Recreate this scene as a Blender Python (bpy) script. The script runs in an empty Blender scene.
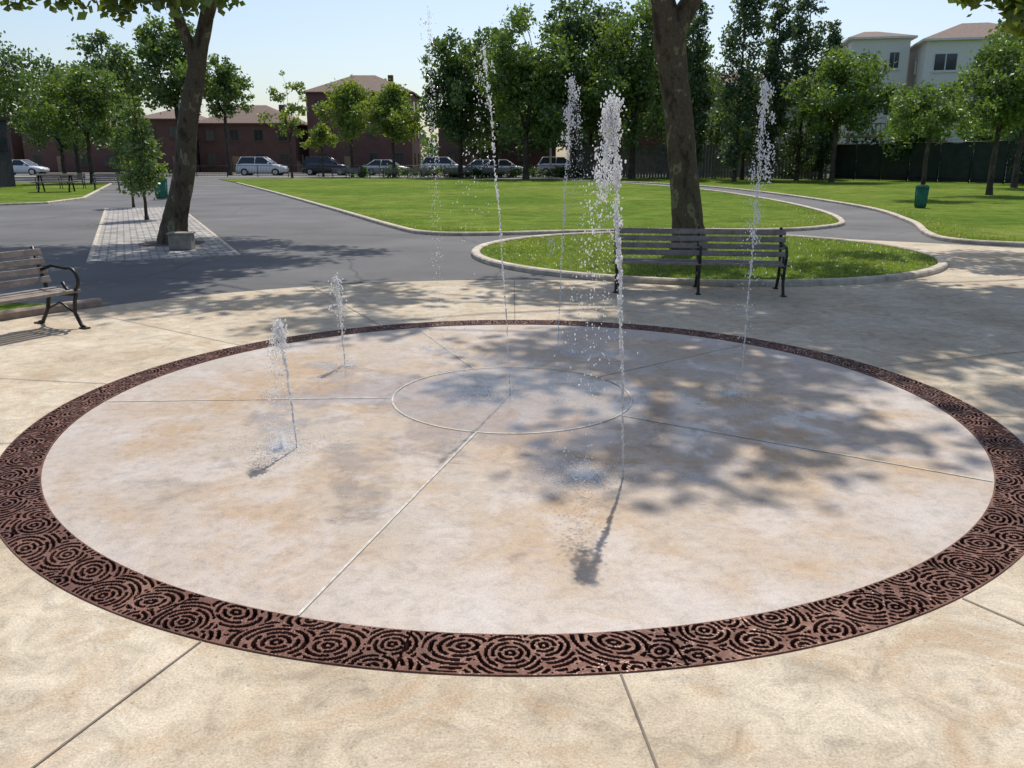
import bpy, math, random
import numpy as np
from mathutils import Vector

SC = bpy.context.scene
COL = SC.collection

# ------------------------------------------------------------------ materials
class NT:
    def __init__(s, name):
        s.m = bpy.data.materials.new(name); s.m.use_nodes = True
        s.t = s.m.node_tree; s.n = s.t.nodes; s.l = s.t.links
        s.b = s.n.get('Principled BSDF'); s.out = s.n.get('Material Output')
        s.tc = s.n.new('ShaderNodeTexCoord')
    def noise(s, scale, detail=4, rough=0.55, dist=0.0, vec=None):
        n = s.n.new('ShaderNodeTexNoise'); n.inputs['Scale'].default_value = scale
        n.inputs['Detail'].default_value = detail; n.inputs['Roughness'].default_value = rough
        n.inputs['Distortion'].default_value = dist
        s.l.new(vec if vec is not None else s.tc.outputs['Object'], n.inputs['Vector'])
        return n.outputs['Fac']
    def ramp(s, fac, stops):
        r = s.n.new('ShaderNodeValToRGB'); e = r.color_ramp.elements
        while len(e) < len(stops): e.new(0.5)
        for i, (p, c) in enumerate(stops):
            e[i].position = p
            e[i].color = (c, c, c, 1) if isinstance(c, (int, float)) else (*c, 1)
        s.l.new(fac, r.inputs['Fac']); return r.outputs['Color']
    def mix(s, fac, a, b, mode='MIX'):
        m = s.n.new('ShaderNodeMixRGB'); m.blend_type = mode
        for k, v in ((0, fac), (1, a), (2, b)):
            if isinstance(v, (int, float)):
                m.inputs[k].default_value = v if k == 0 else (v, v, v, 1)
            elif isinstance(v, tuple): m.inputs[k].default_value = (*v, 1)
            else: s.l.new(v, m.inputs[k])
        return m.outputs[0]
    def math(s, op, a, b=0.0):
        m = s.n.new('ShaderNodeMath'); m.operation = op
        for k, v in ((0, a), (1, b)):
            if isinstance(v, (int, float)): m.inputs[k].default_value = v
            else: s.l.new(v, m.inputs[k])
        return m.outputs[0]
    def set(s, key, v):
        if isinstance(v, (int, float)): s.b.inputs[key].default_value = v
        elif isinstance(v, tuple): s.b.inputs[key].default_value = (*v, 1)
        else: s.l.new(v, s.b.inputs[key])
    def bump(s, h, strength=0.3, dist=0.01):
        b = s.n.new('ShaderNodeBump'); b.inputs['Strength'].default_value = strength
        b.inputs['Distance'].default_value = dist
        s.l.new(h, b.inputs['Height']); s.l.new(b.outputs[0], s.b.inputs['Normal'])

def simple(name, col, rough=0.6, metal=0.0, var=0.25, scale=6.0, spec=0.5, bump=0.0):
    t = NT(name)
    f = t.noise(scale, 3, 0.6)
    d = tuple(max(0, c*(1-var)) for c in col); u = tuple(min(1, c*(1+var)) for c in col)
    t.set('Base Color', t.ramp(f, [(0.3, d), (0.7, u)]))
    t.set('Roughness', rough); t.set('Metallic', metal); t.set('Specular IOR Level', spec)
    if bump: t.bump(t.noise(scale*6, 2), bump, 0.01)
    return t.m

def concrete_mat():
    t = NT('plaza_concrete')
    a = t.noise(0.8, 5, 0.62, 0.4)
    c = t.ramp(a, [(0.28, (0.42, 0.345, 0.245)), (0.45, (0.51, 0.425, 0.31)), (0.58, (0.585, 0.505, 0.385)), (0.75, (0.465, 0.37, 0.26))])
    b = t.noise(5, 6, 0.76, 1.4)
    c = t.mix(0.75, c, t.ramp(b, [(0.32, 0.55), (0.47, 0.90), (0.56, 1.06), (0.7, 1.25)]), 'MULTIPLY')
    s2 = t.noise(1.9, 6, 0.75, 1.8)
    c = t.mix(t.ramp(s2, [(0.51, 0.0), (0.64, 0.6)]), c, (0.45, 0.315, 0.195))
    f = t.noise(120, 3, 0.75)
    c = t.mix(0.6, c, t.ramp(f, [(0.32, 0.5), (0.6, 1.15)]), 'MULTIPLY')
    sp = t.noise(45, 2, 0.6)
    c = t.mix(t.ramp(sp, [(0.66, 0.0), (0.72, 0.55)]), c, (0.20, 0.15, 0.10))
    t.set('Base Color', c); t.set('Roughness', 0.85); t.set('Specular IOR Level', 0.25)
    t.bump(t.noise(40, 3, 0.8), 0.5, 0.008)
    return t.m

def wet_mat():
    t = NT('wet_splash_concrete')
    a = t.noise(1.05, 6, 0.64, 0.5)
    c = t.ramp(a, [(0.30, (0.40, 0.34, 0.285)), (0.44, (0.41, 0.325, 0.245)), (0.53, (0.405, 0.295, 0.195)), (0.61, (0.40, 0.265, 0.145)), (0.67, (0.405, 0.30, 0.20)), (0.78, (0.42, 0.345, 0.27))])
    ln = t.n.new('ShaderNodeVectorMath'); ln.operation = 'LENGTH'
    t.l.new(t.tc.outputs['Object'], ln.inputs[0])
    rn = t.math('DIVIDE', ln.outputs['Value'], 2.83)
    n2 = t.noise(2.0, 5, 0.65, 0.3)
    rr = t.math('ADD', rn, t.math('MULTIPLY', t.math('SUBTRACT', n2, 0.5), 1.0))
    rim_sheen = t.ramp(rr, [(0.72, 0.0), (1.0, 0.7)])
    c = t.mix(rim_sheen, c, (0.47, 0.415, 0.375))  # pale haze of the wet rim, a sheen painted into the base colour
    w = t.noise(2.1, 7, 0.76, 0.4)
    c = t.mix(t.ramp(w, [(0.50, 0.0), (0.58, 0.45), (0.68, 0.65)]), c, (0.51, 0.455, 0.415))
    b = t.noise(12, 6, 0.8, 0.3)
    c = t.mix(0.7, c, t.ramp(b, [(0.3, 0.58), (0.5, 1.0), (0.68, 1.18)]), 'MULTIPLY')
    f = t.noise(130, 2, 0.75)
    c = t.mix(0.5, c, t.ramp(f, [(0.32, 0.6), (0.6, 1.12)]), 'MULTIPLY')
    # water film: darker and smoother, mostly over the middle of the pad
    pn = t.noise(1.5, 6, 0.7, 0.4)
    film = t.ramp(t.math('SUBTRACT', t.math('ADD', pn, 0.22), t.math('MULTIPLY', rn, 0.38)), [(0.50, 0.0), (0.60, 1.0)])
    c = t.mix(t.math('MULTIPLY', film, 0.8), c, t.mix(1.0, c, (0.80, 0.79, 0.79), 'MULTIPLY'))
    t.set('Base Color', c)
    t.set('Roughness', t.mix(film, (0.55, 0.55, 0.55), (0.17, 0.17, 0.17)))
    t.set('Specular IOR Level', 0.5)
    t.bump(t.noise(26, 3, 0.8), 0.12, 0.005)
    return t.m

def asphalt_mat():
    t = NT('asphalt')
    a = t.noise(0.35, 5, 0.6, 0.3)
    c = t.ramp(a, [(0.3, (0.088, 0.087, 0.087)), (0.55, (0.128, 0.126, 0.125)), (0.72, (0.17, 0.166, 0.162))])
    f = t.noise(60, 3, 0.75)
    c = t.mix(0.6, c, t.ramp(f, [(0.3, 0.55), (0.65, 1.25)]), 'MULTIPLY')
    v = t.n.new('ShaderNodeTexVoronoi'); v.feature = 'DISTANCE_TO_EDGE'; v.inputs['Scale'].default_value = 0.28
    nv = t.n.new('ShaderNodeTexNoise'); nv.inputs['Scale'].default_value = 1.2; nv.inputs['Detail'].default_value = 4
    t.l.new(t.tc.outputs['Object'], nv.inputs['Vector'])
    t.l.new(t.mix(0.25, t.tc.outputs['Object'], nv.outputs['Color'], 'ADD'), v.inputs['Vector'])
    c = t.mix(t.ramp(v.outputs['Distance'], [(0.0, 0.6), (0.006, 0.0)]), c, (0.03, 0.03, 0.03))
    t.set('Base Color', c); t.set('Roughness', 0.85); t.set('Specular IOR Level', 0.3)
    return t.m

def grass_mat(name='grass', k=1.0):
    t = NT(name)
    a = t.noise(0.16, 6, 0.7, 0.6)
    c = t.ramp(a, [(0.3, (0.075*k, 0.130*k, 0.016*k)), (0.46, (0.105*k, 0.165*k, 0.022*k)), (0.58, (0.145*k, 0.195*k, 0.032*k)), (0.70, (0.20*k, 0.215*k, 0.058*k))])
    b = t.noise(1.1, 6, 0.85, 0.4)
    c = t.mix(0.95, c, t.ramp(b, [(0.32, 0.5), (0.5, 0.95), (0.66, 1.3)]), 'MULTIPLY')
    f = t.noise(30, 3, 0.85)
    c = t.mix(0.85, c, t.ramp(f, [(0.32, 0.4), (0.62, 1.4)]), 'MULTIPLY')
    t.set('Base Color', c); t.set('Roughness', 0.95); t.set('Specular IOR Level', 0.03)
    t.bump(t.noise(12, 3, 0.85), 0.8, 0.05)
    return t.m

def leaf_mat(name, dark, light, trans=0.35):
    t = NT(name); t.n.remove(t.b)
    g = t.n.new('ShaderNodeNewGeometry')
    n = t.noise(0.6, 0, 0.6)
    fac = t.math('ADD', t.math('MULTIPLY', g.outputs['Random Per Island'], 0.5), t.math('MULTIPLY', n, 0.55))
    c = t.ramp(fac, [(0.2, dark), (0.75, light)])
    df = t.n.new('ShaderNodeBsdfDiffuse'); t.l.new(c, df.inputs['Color'])
    tr = t.n.new('ShaderNodeBsdfTranslucent')
    t.l.new(t.mix(1.0, c, (1.4, 1.35, 0.55), 'MULTIPLY'), tr.inputs['Color'])
    mx = t.n.new('ShaderNodeMixShader'); mx.inputs[0].default_value = trans
    t.l.new(df.outputs[0], mx.inputs[1]); t.l.new(tr.outputs[0], mx.inputs[2])
    gl = t.n.new('ShaderNodeBsdfGlossy'); gl.inputs['Roughness'].default_value = 0.45; gl.inputs['Color'].default_value = (0.85, 0.9, 0.85, 1)
    m2 = t.n.new('ShaderNodeMixShader'); m2.inputs[0].default_value = 0.07
    t.l.new(mx.outputs[0], m2.inputs[1]); t.l.new(gl.outputs[0], m2.inputs[2])
    t.l.new(m2.outputs[0], t.out.inputs['Surface'])
    return t.m

def bark_mat(name, a, b, c3, scale=3.0):
    t = NT(name)
    mp = t.n.new('ShaderNodeMapping'); mp.inputs['Scale'].default_value = (1, 1, 0.55)
    t.l.new(t.tc.outputs['Object'], mp.inputs['Vector'])
    n = t.noise(scale*1.6, 4, 0.55, 0.3, mp.outputs[0])
    c = t.ramp(n, [(0.36, a), (0.44, b), (0.57, b), (0.60, c3), (0.66, c3), (0.68, b)])
    n2 = t.noise(scale*12, 4, 0.75, 0.2, mp.outputs[0])
    c = t.mix(0.8, c, t.ramp(n2, [(0.3, 0.45), (0.65, 1.2)]), 'MULTIPLY')
    t.set('Base Color', c); t.set('Roughness', 0.9); t.set('Specular IOR Level', 0.2)
    t.bump(n2, 0.8, 0.03)
    return t.m

def brick_mat(name, c1, c2, mortar, bw=0.22, bh=0.07):
    t = NT(name)
    sx = t.n.new('ShaderNodeSeparateXYZ'); t.l.new(t.tc.outputs['Object'], sx.inputs[0])
    cx = t.n.new('ShaderNodeCombineXYZ')
    t.l.new(t.math('ADD', sx.outputs[0], sx.outputs[1]), cx.inputs[0]); t.l.new(sx.outputs[2], cx.inputs[1])
    b = t.n.new('ShaderNodeTexBrick'); b.inputs['Scale'].default_value = 1.0
    b.inputs['Brick Width'].default_value = bw; b.inputs['Row Height'].default_value = bh
    b.inputs['Mortar Size'].default_value = 0.008
    b.inputs['Color1'].default_value = (*c1, 1); b.inputs['Color2'].default_value = (*c2, 1); b.inputs['Mortar'].default_value = (*mortar, 1)
    t.l.new(cx.outputs[0], b.inputs['Vector'])
    c = t.mix(0.5, b.outputs['Color'], t.ramp(t.noise(0.8, 4), [(0.3, 0.7), (0.7, 1.15)]), 'MULTIPLY')
    t.set('Base Color', c); t.set('Roughness', 0.85)
    return t.m

def grate_mat():
    t = NT('cast_iron_grate')
    g = t.n.new('ShaderNodeNewGeometry'); sx = t.n.new('ShaderNodeSeparateXYZ'); t.l.new(g.outputs['Position'], sx.inputs[0])
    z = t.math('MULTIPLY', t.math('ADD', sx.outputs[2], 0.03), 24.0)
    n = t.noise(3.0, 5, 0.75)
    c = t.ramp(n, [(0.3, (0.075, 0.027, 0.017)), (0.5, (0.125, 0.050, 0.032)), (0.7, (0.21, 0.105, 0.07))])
    c = t.mix(t.ramp(z, [(0.3, 0.0), (0.85, 1.0)]), (0.022, 0.013, 0.010), c)  # shade down in the slots is painted into the colour by height
    t.set('Base Color', c); t.set('Metallic', 0.2); t.set('Specular IOR Level', 0.35)
    t.set('Roughness', t.ramp(t.noise(20, 3), [(0.35, 0.32), (0.65, 0.7)]))
    t.bump(t.noise(120, 2), 0.4, 0.004)
    return t.m

def water_mat(name, k_tr, k_gl):
    t = NT(name); t.n.remove(t.b)
    df = t.n.new('ShaderNodeBsdfDiffuse'); df.inputs['Color'].default_value = (0.96, 0.965, 0.97, 1)
    tr = t.n.new('ShaderNodeBsdfTranslucent'); tr.inputs['Color'].default_value = (0.99, 0.99, 0.99, 1)
    gl = t.n.new('ShaderNodeBsdfGlossy'); gl.inputs['Roughness'].default_value = 0.12
    m1 = t.n.new('ShaderNodeMixShader'); m1.inputs[0].default_value = k_tr
    t.l.new(df.outputs[0], m1.inputs[1]); t.l.new(tr.outputs[0], m1.inputs[2])
    m2 = t.n.new('ShaderNodeMixShader'); m2.inputs[0].default_value = k_gl
    t.l.new(m1.outputs[0], m2.inputs[1]); t.l.new(gl.outputs[0], m2.inputs[2])
    t.l.new(m2.outputs[0], t.out.inputs['Surface'])
    return t.m

def paver_mat():
    t = NT('granite_block_paving')
    b = t.n.new('ShaderNodeTexBrick'); b.inputs['Scale'].default_value = 1.0
    b.inputs['Brick Width'].default_value = 0.27; b.inputs['Row Height'].default_value = 0.14
    b.inputs['Mortar Size'].default_value = 0.016
    b.inputs['Color1'].default_value = (0.52, 0.49, 0.45, 1); b.inputs['Color2'].default_value = (0.25, 0.23, 0.21, 1)
    b.inputs['Mortar'].default_value = (0.09, 0.08, 0.065, 1)
    t.l.new(t.mix(0.02, t.tc.outputs['Object'], t.noise(4, 2), 'ADD'), b.inputs['Vector'])
    c = t.mix(0.7, b.outputs['Color'], t.ramp(t.noise(5, 5, 0.75), [(0.3, 0.5), (0.7, 1.3)]), 'MULTIPLY')
    t.set('Base Color', c); t.set('Roughness', 0.85); t.bump(b.outputs['Fac'], -0.5, 0.02)
    return t.m

M = dict(
    conc=concrete_mat(), wet=wet_mat(), asph=asphalt_mat(), grass=grass_mat(),
    kerb=simple('kerb_concrete', (0.46, 0.40, 0.32), 0.85, scale=5, bump=0.3, var=0.35),
    seam_d=simple('joint_dark', (0.18, 0.145, 0.11), 0.9),
    seam_l=simple('joint_light', (0.48, 0.45, 0.39), 0.5, scale=20, var=0.35),
    grate=grate_mat(), water=water_mat('spray_water', 0.74, 0.16), froth=water_mat('splash_froth', 0.15, 0.15), paver=paver_mat(),
    bark=bark_mat('plane_bark', (0.07, 0.052, 0.036), (0.14, 0.105, 0.07), (0.27, 0.23, 0.14)),
    bark2=bark_mat('tree_bark', (0.05, 0.04, 0.03), (0.09, 0.07, 0.055), (0.14, 0.12, 0.1), 2),
    leaf_p=leaf_mat('leaf_plane', (0.07, 0.12, 0.016), (0.20, 0.25, 0.035), 0.5),
    leaf_d=leaf_mat('leaf_dark', (0.048, 0.095, 0.026), (0.115, 0.185, 0.05), 0.45),
    leaf_m=leaf_mat('leaf_mid', (0.065, 0.125, 0.026), (0.155, 0.235, 0.05), 0.45),
    leaf_l=leaf_mat('leaf_light', (0.10, 0.165, 0.025), (0.24, 0.31, 0.055), 0.48),
    leaf_c=leaf_mat('leaf_column', (0.045, 0.085, 0.038), (0.105, 0.155, 0.068), 0.38),
    iron=simple('black_iron', (0.02, 0.018, 0.017), 0.4, 0.3),
    slat=simple('weathered_slats', (0.22, 0.175, 0.145), 0.42, var=0.35, scale=9, bump=0.3),
    brick=brick_mat('maroon_brick', (0.17, 0.075, 0.06), (0.13, 0.058, 0.048), (0.16, 0.11, 0.10)),
    roof=simple('brown_shingles', (0.17, 0.115, 0.09), 0.9, scale=4),
    siding=simple('cream_siding', (0.82, 0.79, 0.73), 0.7, var=0.05),
    siding2=simple('tan_siding', (0.55, 0.48, 0.41), 0.7, var=0.1),
    white=simple('white_trim', (0.78, 0.76, 0.73), 0.5, var=0.06),
    trimb=simple('brown_trim', (0.13, 0.085, 0.07), 0.7, var=0.1),
    glass=simple('window_glass', (0.03, 0.035, 0.04), 0.12, var=0.2, spec=0.6),
    fence_g=simple('fence_screen', (0.022, 0.032, 0.027), 0.8, var=0.35, scale=1.5),
    metal=simple('galvanised', (0.30, 0.31, 0.31), 0.45, 0.6),
    wood=simple('grey_board', (0.17, 0.16, 0.15), 0.8, var=0.3, scale=3),
    tan=simple('deck_wood', (0.34, 0.22, 0.13), 0.8),
    green=simple('green_paint', (0.02, 0.16, 0.10), 0.45),
    tyre=simple('tyre', (0.02, 0.02, 0.02), 0.8),
    rim=simple('alloy', (0.5, 0.5, 0.5), 0.3, 0.8),
    red=simple('tail_lens', (0.35, 0.02, 0.02), 0.2),
    stone=simple('stone', (0.27, 0.235, 0.19), 0.85, scale=8, bump=0.4),
    pgrey=simple('grey_panel', (0.05, 0.053, 0.06), 0.8, spec=0.1),
)
def paint(name, c):
    t = NT(name); t.set('Base Color', c); t.set('Roughness', 0.25); t.set('Coat Weight', 0.6); return t.m
PAINTS = dict(white=paint('car_white', (0.78, 0.78, 0.78)), black=paint('car_black', (0.02, 0.02, 0.025)),
              silver=paint('car_silver', (0.5, 0.51, 0.53)), blue=paint('car_blue', (0.06, 0.10, 0.2)), grey=paint('car_grey', (0.15, 0.16, 0.17)))

# ------------------------------------------------------------------ mesh helpers
def big_mesh(name, V, F, mat, smooth=False, parent=None, loc=None):
    V = np.asarray(V, dtype=np.float32); F = np.asarray(F, dtype=np.int32); k = F.shape[1]
    me = bpy.data.meshes.new(name)
    me.vertices.add(len(V)); me.vertices.foreach_set('co', V.ravel())
    me.loops.add(F.size); me.loops.foreach_set('vertex_index', F.ravel())
    me.polygons.add(len(F)); me.polygons.foreach_set('loop_start', np.arange(0, F.size, k, dtype=np.int32))
    me.update(calc_edges=True)
    me.polygons.foreach_set('use_smooth', np.full(len(F), smooth, dtype=bool))
    me.materials.append(mat)
    o = bpy.data.objects.new(name, me); COL.objects.link(o)
    if parent: o.parent = parent
    if loc: o.location = loc
    return o

def pmesh(name, V, F, mat, parent=None, smooth=False, loc=None):
    me = bpy.data.meshes.new(name); me.from_pydata([tuple(v) for v in V], [], F); me.update()
    if smooth:
        for p in me.polygons: p.use_smooth = True
    me.materials.append(mat)
    o = bpy.data.objects.new(name, me); COL.objects.link(o)
    if parent: o.parent = parent
    if loc: o.location = loc
    return o

class Obj:
    def __init__(s, name, loc=(0, 0, 0), rz=0.0, scale=1.0):
        s.e = bpy.data.objects.new(name, None); s.e.empty_display_size = 0.3
        COL.objects.link(s.e); s.e.location = loc; s.e.rotation_euler = (0, 0, rz); s.e.scale = (scale,)*3
        s.parts = {}
    def _p(s, part, mat, smooth=False, bevel=0):
        if part not in s.parts: s.parts[part] = [[], [], mat, smooth, bevel]
        return s.parts[part]
    def poly(s, part, mat, V, F, smooth=False):
        p = s._p(part, mat, smooth); o = len(p[0])
        p[0] += [tuple(v) for v in V]; p[1] += [tuple(i+o for i in f) for f in F]
    def box(s, part, mat, c, d, rx=0.0, bevel=0):
        V = []
        for z in (-1, 1):
            for y in (-1, 1):
                for x in (-1, 1):
                    yy, zz = y*d[1]/2, z*d[2]/2
                    V.append((c[0]+x*d[0]/2, c[1]+yy*math.cos(rx)-zz*math.sin(rx), c[2]+yy*math.sin(rx)+zz*math.cos(rx)))
        p = s._p(part, mat, False, bevel); o = len(p[0]); p[0] += V
        for f in ((0, 2, 3, 1), (4, 5, 7, 6), (0, 1, 5, 4), (2, 6, 7, 3), (0, 4, 6, 2), (1, 3, 7, 5)):
            p[1].append(tuple(i+o for i in f))
    def tube(s, part, mat, pts, rad, n=8, smooth=True):
        p = s._p(part, mat, smooth); tube_into(p[0], p[1], pts, rad, n)
    def done(s):
        for k, (V, F, mat, sm, bv) in s.parts.items():
            o = pmesh(k, V, F, mat, s.e, sm)
            if bv:
                m = o.modifiers.new('b', 'BEVEL'); m.width = bv; m.segments = 2
        return s.e

def tube_into(V, F, pts, rad, n=8, wob=0, rnd=None):
    pts = [Vector(p) for p in pts]
    if isinstance(rad, (int, float)): rad = [rad]*len(pts)
    o = len(V); ref = None
    ws = [1+(rnd.uniform(-wob, wob) if wob else 0) for _ in range(n)]
    for i, p in enumerate(pts):
        a = pts[max(i-1, 0)]; b = pts[min(i+1, len(pts)-1)]
        t = (b-a).normalized()
        if ref is None:
            ref = Vector((1, 0, 0)) if abs(t.x) < 0.8 else Vector((0, 1, 0))
        u = (ref - t*ref.dot(t)).normalized(); w = t.cross(u); ref = u
        for k in range(n):
            an = 2*math.pi*k/n; r = rad[i]*ws[k]
            if wob: r *= 1+rnd.uniform(-wob, wob)*0.5
            V.append(tuple(p + u*math.cos(an)*r + w*math.sin(an)*r))
    for i in range(len(pts)-1):
        for k in range(n):
            F.append((o+i*n+k, o+i*n+(k+1) % n, o+(i+1)*n+(k+1) % n, o+(i+1)*n+k))
    F.append(tuple(o+k for k in reversed(range(n)))); F.append(tuple(o+(len(pts)-1)*n+k for k in range(n)))

def smooth_poly(pts, closed=False, sub=8):
    P = [np.array(p, float) for p in pts]; n = len(P); out = []
    rng = range(n) if closed else range(n-1)
    for i in rng:
        if closed: p0, p1, p2, p3 = P[(i-1) % n], P[i], P[(i+1) % n], P[(i+2) % n]
        else: p0, p1, p2, p3 = P[max(i-1, 0)], P[i], P[i+1], P[min(i+2, n-1)]
        for k in range(sub):
            t = k/sub
            out.append(0.5*((2*p1)+(-p0+p2)*t+(2*p0-5*p1+4*p2-p3)*t*t+(-p0+3*p1-3*p2+p3)*t**3))
    if not closed: out.append(P[-1])
    return [tuple(p) for p in out]

def sheet(name, pts, z, mat):
    return pmesh(name, [(p[0], p[1], z) for p in pts], [tuple(range(len(pts)))], mat)

def kerb(name, pts, w, z0, z1, mat, closed=False):
    n = len(pts); V = []; F = []; P = [Vector(p) for p in pts]; b = min(0.02, w/4)
    for i in range(n):
        a = P[(i-1) % n] if (closed or i > 0) else P[i]; c = P[(i+1) % n] if (closed or i < n-1) else P[i]
        t = (c-a).normalized(); nn = Vector((-t.y, t.x))
        for off, z in ((-w/2, z0), (-w/2, z1-b), (-w/2+b, z1), (w/2-b, z1), (w/2, z1-b), (w/2, z0)):
            V.append((P[i].x+nn.x*off, P[i].y+nn.y*off, z))
    for i in range(n if closed else n-1):
        j = (i+1) % n
        for k in range(5): F.append((i*6+k, i*6+k+1, j*6+k+1, j*6+k))
    return pmesh(name, V, F, mat)

def circle(cx, cy, r, n=128): return [(cx+r*math.cos(2*math.pi*i/n), cy+r*math.sin(2*math.pi*i/n)) for i in range(n)]

# ------------------------------------------------------------------ ground
CX, CY = 0.03, 5.37
sheet('ground', [(-700, -300), (700, -300), (700, 1200), (-700, 1200)], -0.06, grass_mat('ground_cover', 0.55))

def radial_sheet(name, rin, rout, z, mat, n=360):
    V = []; F = []
    for i in range(n):
        a = 2*math.pi*i/n; r = rout(a)
        V.append((math.cos(a)*rin, math.sin(a)*rin, 0)); V.append((math.cos(a)*r, math.sin(a)*r, 0))
    for i in range(n):
        j = (i+1) % n; F.append((2*i, 2*i+1, 2*j+1, 2*j))
    return pmesh(name, V, F, mat, loc=(CX, CY, z))

def asph_r(a):
    c, s = math.cos(a), math.sin(a); r = 1e9
    if c > 0: r = min(r, 17/c)
    if c < 0: r = min(r, 55/-c)
    if s > 0: r = min(r, 85/s)
    if s < 0: r = min(r, 14/-s)
    return r
radial_sheet('asphalt_path', 5.7, asph_r, 0.0, M['asph'])

def plaza_r(a):
    d = math.degrees(a) % 360
    if d < 62: return 14.0
    if d < 205: return 6.05
    return min(13.0, 6.05+(d-205)*0.4)
radial_sheet('concrete_plaza', 3.055, plaza_r, 0.004, M['conc'], 720)
Vd = [(0, 0, 0)]+[(math.cos(2*math.pi*i/200)*2.82, math.sin(2*math.pi*i/200)*2.82, 0) for i in range(200)]
pmesh('splash_pad', Vd, [(0, 1+i, 1+(i+1) % 200) for i in range(200)], M['wet'], loc=(CX, CY, 0.004))

def radial_strips(name, cx, cy, angs, r0, r1, w, z, mat, circ=None):
    V = []; F = []
    for a in angs:
        a = math.radians(a); c, s = math.cos(a), math.sin(a); o = len(V); N = 12
        R1 = r1
        if circ:
            ex, ey = cx-CX, cy-CY; bq = ex*c+ey*s; R1 = -bq+math.sqrt(bq*bq-(ex*ex+ey*ey)+r1*r1)
        for i in range(N+1):
            r = r0+(R1-r0)*i/N
            for q in (-w/2, w/2): V.append((cx+c*r-s*q, cy+s*r+c*q, z))
        for i in range(N): F.append((o+2*i, o+2*i+2, o+2*i+3, o+2*i+1))
    if circ:
        o = len(V); N = 96
        for i in range(N):
            a = 2*math.pi*i/N
            for r in (circ-w/2, circ+w/2): V.append((cx+math.cos(a)*r, cy+math.sin(a)*r, z))
        for i in range(N):
            j = (i+1) % N; F.append((o+2*i, o+2*i+1, o+2*j+1, o+2*j))
    return pmesh(name, V, F, mat)
radial_strips('splash_pad_joints', 0.0, 5.58, (255, 327, 39, 111, 183), 0.84, 2.81, 0.012, 0.008, M['seam_l'], circ=0.83)
radial_strips('plaza_joints', CX, CY, (249, 276, 303, 328, 355, 20, 222, 195, 170, 143, 116, 90), 3.06, 6.0, 0.007, 0.008, M['seam_d'])

def grate():
    rs = np.random.RandomState(5)
    R0, R1 = 2.815, 3.06; W = R1-R0; NR, NA = 52, 4000
    L = 2*math.pi*2.94
    th = np.linspace(0, 2*math.pi, NA, endpoint=False); t = np.linspace(0, W, NR+1)
    S, T = np.meshgrid(th*2.94, t, indexing='ij')
    cs = []; s = 0.0
    while s < L-0.05:
        cs.append((s, rs.uniform(0.04, W-0.04), rs.uniform(-0.015, 0.06)))
        if rs.rand() < 0.7: cs.append((s+rs.uniform(-.05, .05), rs.choice([0.015, W-0.015]), -0.012))
        s += rs.uniform(0.07, 0.26)
    d1 = np.full(S.shape, 9.0); d2 = np.full(S.shape, 9.0); A = np.zeros(S.shape); ph = np.zeros(S.shape); D = np.zeros(S.shape)
    for (a, b, w) in cs:
        an = (a*31) % 1.4-0.7
        dx0 = S-a; dy0 = T-b; dx = dx0*math.cos(an)+dy0*math.sin(an); dy = -dx0*math.sin(an)+dy0*math.cos(an)
        dist = np.sqrt(dx*dx*(0.45+0.55*((a*17) % 1))+dy*dy); dd = dist-w
        m = dd < d1
        d2 = np.where(m, d1, np.minimum(d2, dd))
        d1 = np.where(m, dd, d1); D = np.where(m, dist, D); A = np.where(m, np.arctan2(dy, dx), A); ph = np.where(m, (a*7) % 6.28, ph)
    pit = 0.023
    fr = (D/pit+0.12) % 1.0
    slot = (fr > 0.47) & (fr < 0.92)
    slot &= (d2-d1) > 0.006
    slot &= ~((np.cos(A*3+ph+np.floor(D/pit)*2.1) > 0.92))
    slot &= (T > 0.014) & (T < W-0.014)
    seam = ((S+0.4) % (L/20)) < 0.0045
    slot |= seam & (T > 0.006) & (T < W-0.006)
    ed = (T < 0.003) | (T > W-0.003)
    Z = np.where(slot, -0.020, 0.010+rs.uniform(-.0006, .0006, S.shape)); Z = np.where(ed, -0.002, Z)
    RR = R0+T
    V = np.stack([CX+np.cos(S/2.94)*RR, CY+np.sin(S/2.94)*RR, Z], -1).reshape(-1, 3)
    i, j = np.meshgrid(np.arange(NA), np.arange(NR), indexing='ij'); ni = (i+1) % NA; k = NR+1
    F = np.stack([i*k+j, i*k+j+1, ni*k+j+1, ni*k+j], -1).reshape(-1, 4)
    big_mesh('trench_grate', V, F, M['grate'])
grate()

# lawns
LX, LY, LR = 3.26, 14.75, 3.9
sheet('tree_lawn', circle(LX, LY, LR-.06), 0.045, M['grass'])
kerb('tree_lawn_kerb', circle(LX, LY, LR), 0.15, -0.01, 0.08, M['kerb'], True)
edge = smooth_poly([(-19.5, 60.5), (-12.3, 43.5), (-5.9, 28.0), (-2.9, 20.6), (-1.9, 18.7), (-0.7, 18.4), (1.2, 18.95), (3.5, 19.4), (5.8, 19.4), (7.4, 20.2), (8.7, 22.2), (9.9, 27.5), (10.6, 36), (10.4, 47), (8.0, 60), (4, 70)], False, 8)
big = edge+[(-4, 76), (-20, 76), (-25.5, 74)]
sheet('main_lawn', big, 0.03, M['grass'])
kerb('main_lawn_kerb', edge, 0.15, -0.01, 0.08, M['kerb'])
redge = smooth_poly([(16.5, 15.2), (11.5, 15.7), (9.6, 16.1), (8.9, 17.0), (9.2, 18.6), (10.6, 22.5), (12.2, 29.8), (12.7, 42.6), (11.6, 54), (7.5, 66), (5, 74)], False, 8)
sheet('side_lawn', redge+[(5, 82), (30, 82), (60, 60), (60, 15)], 0.035, M['grass'])
kerb('side_lawn_kerb', redge, 0.16, -0.01, 0.085, M['kerb'])
ledge = [(-60, 29.6), (-19, 30.4), (-17.6, 32), (-18.2, 36), (-29, 62)]
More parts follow.
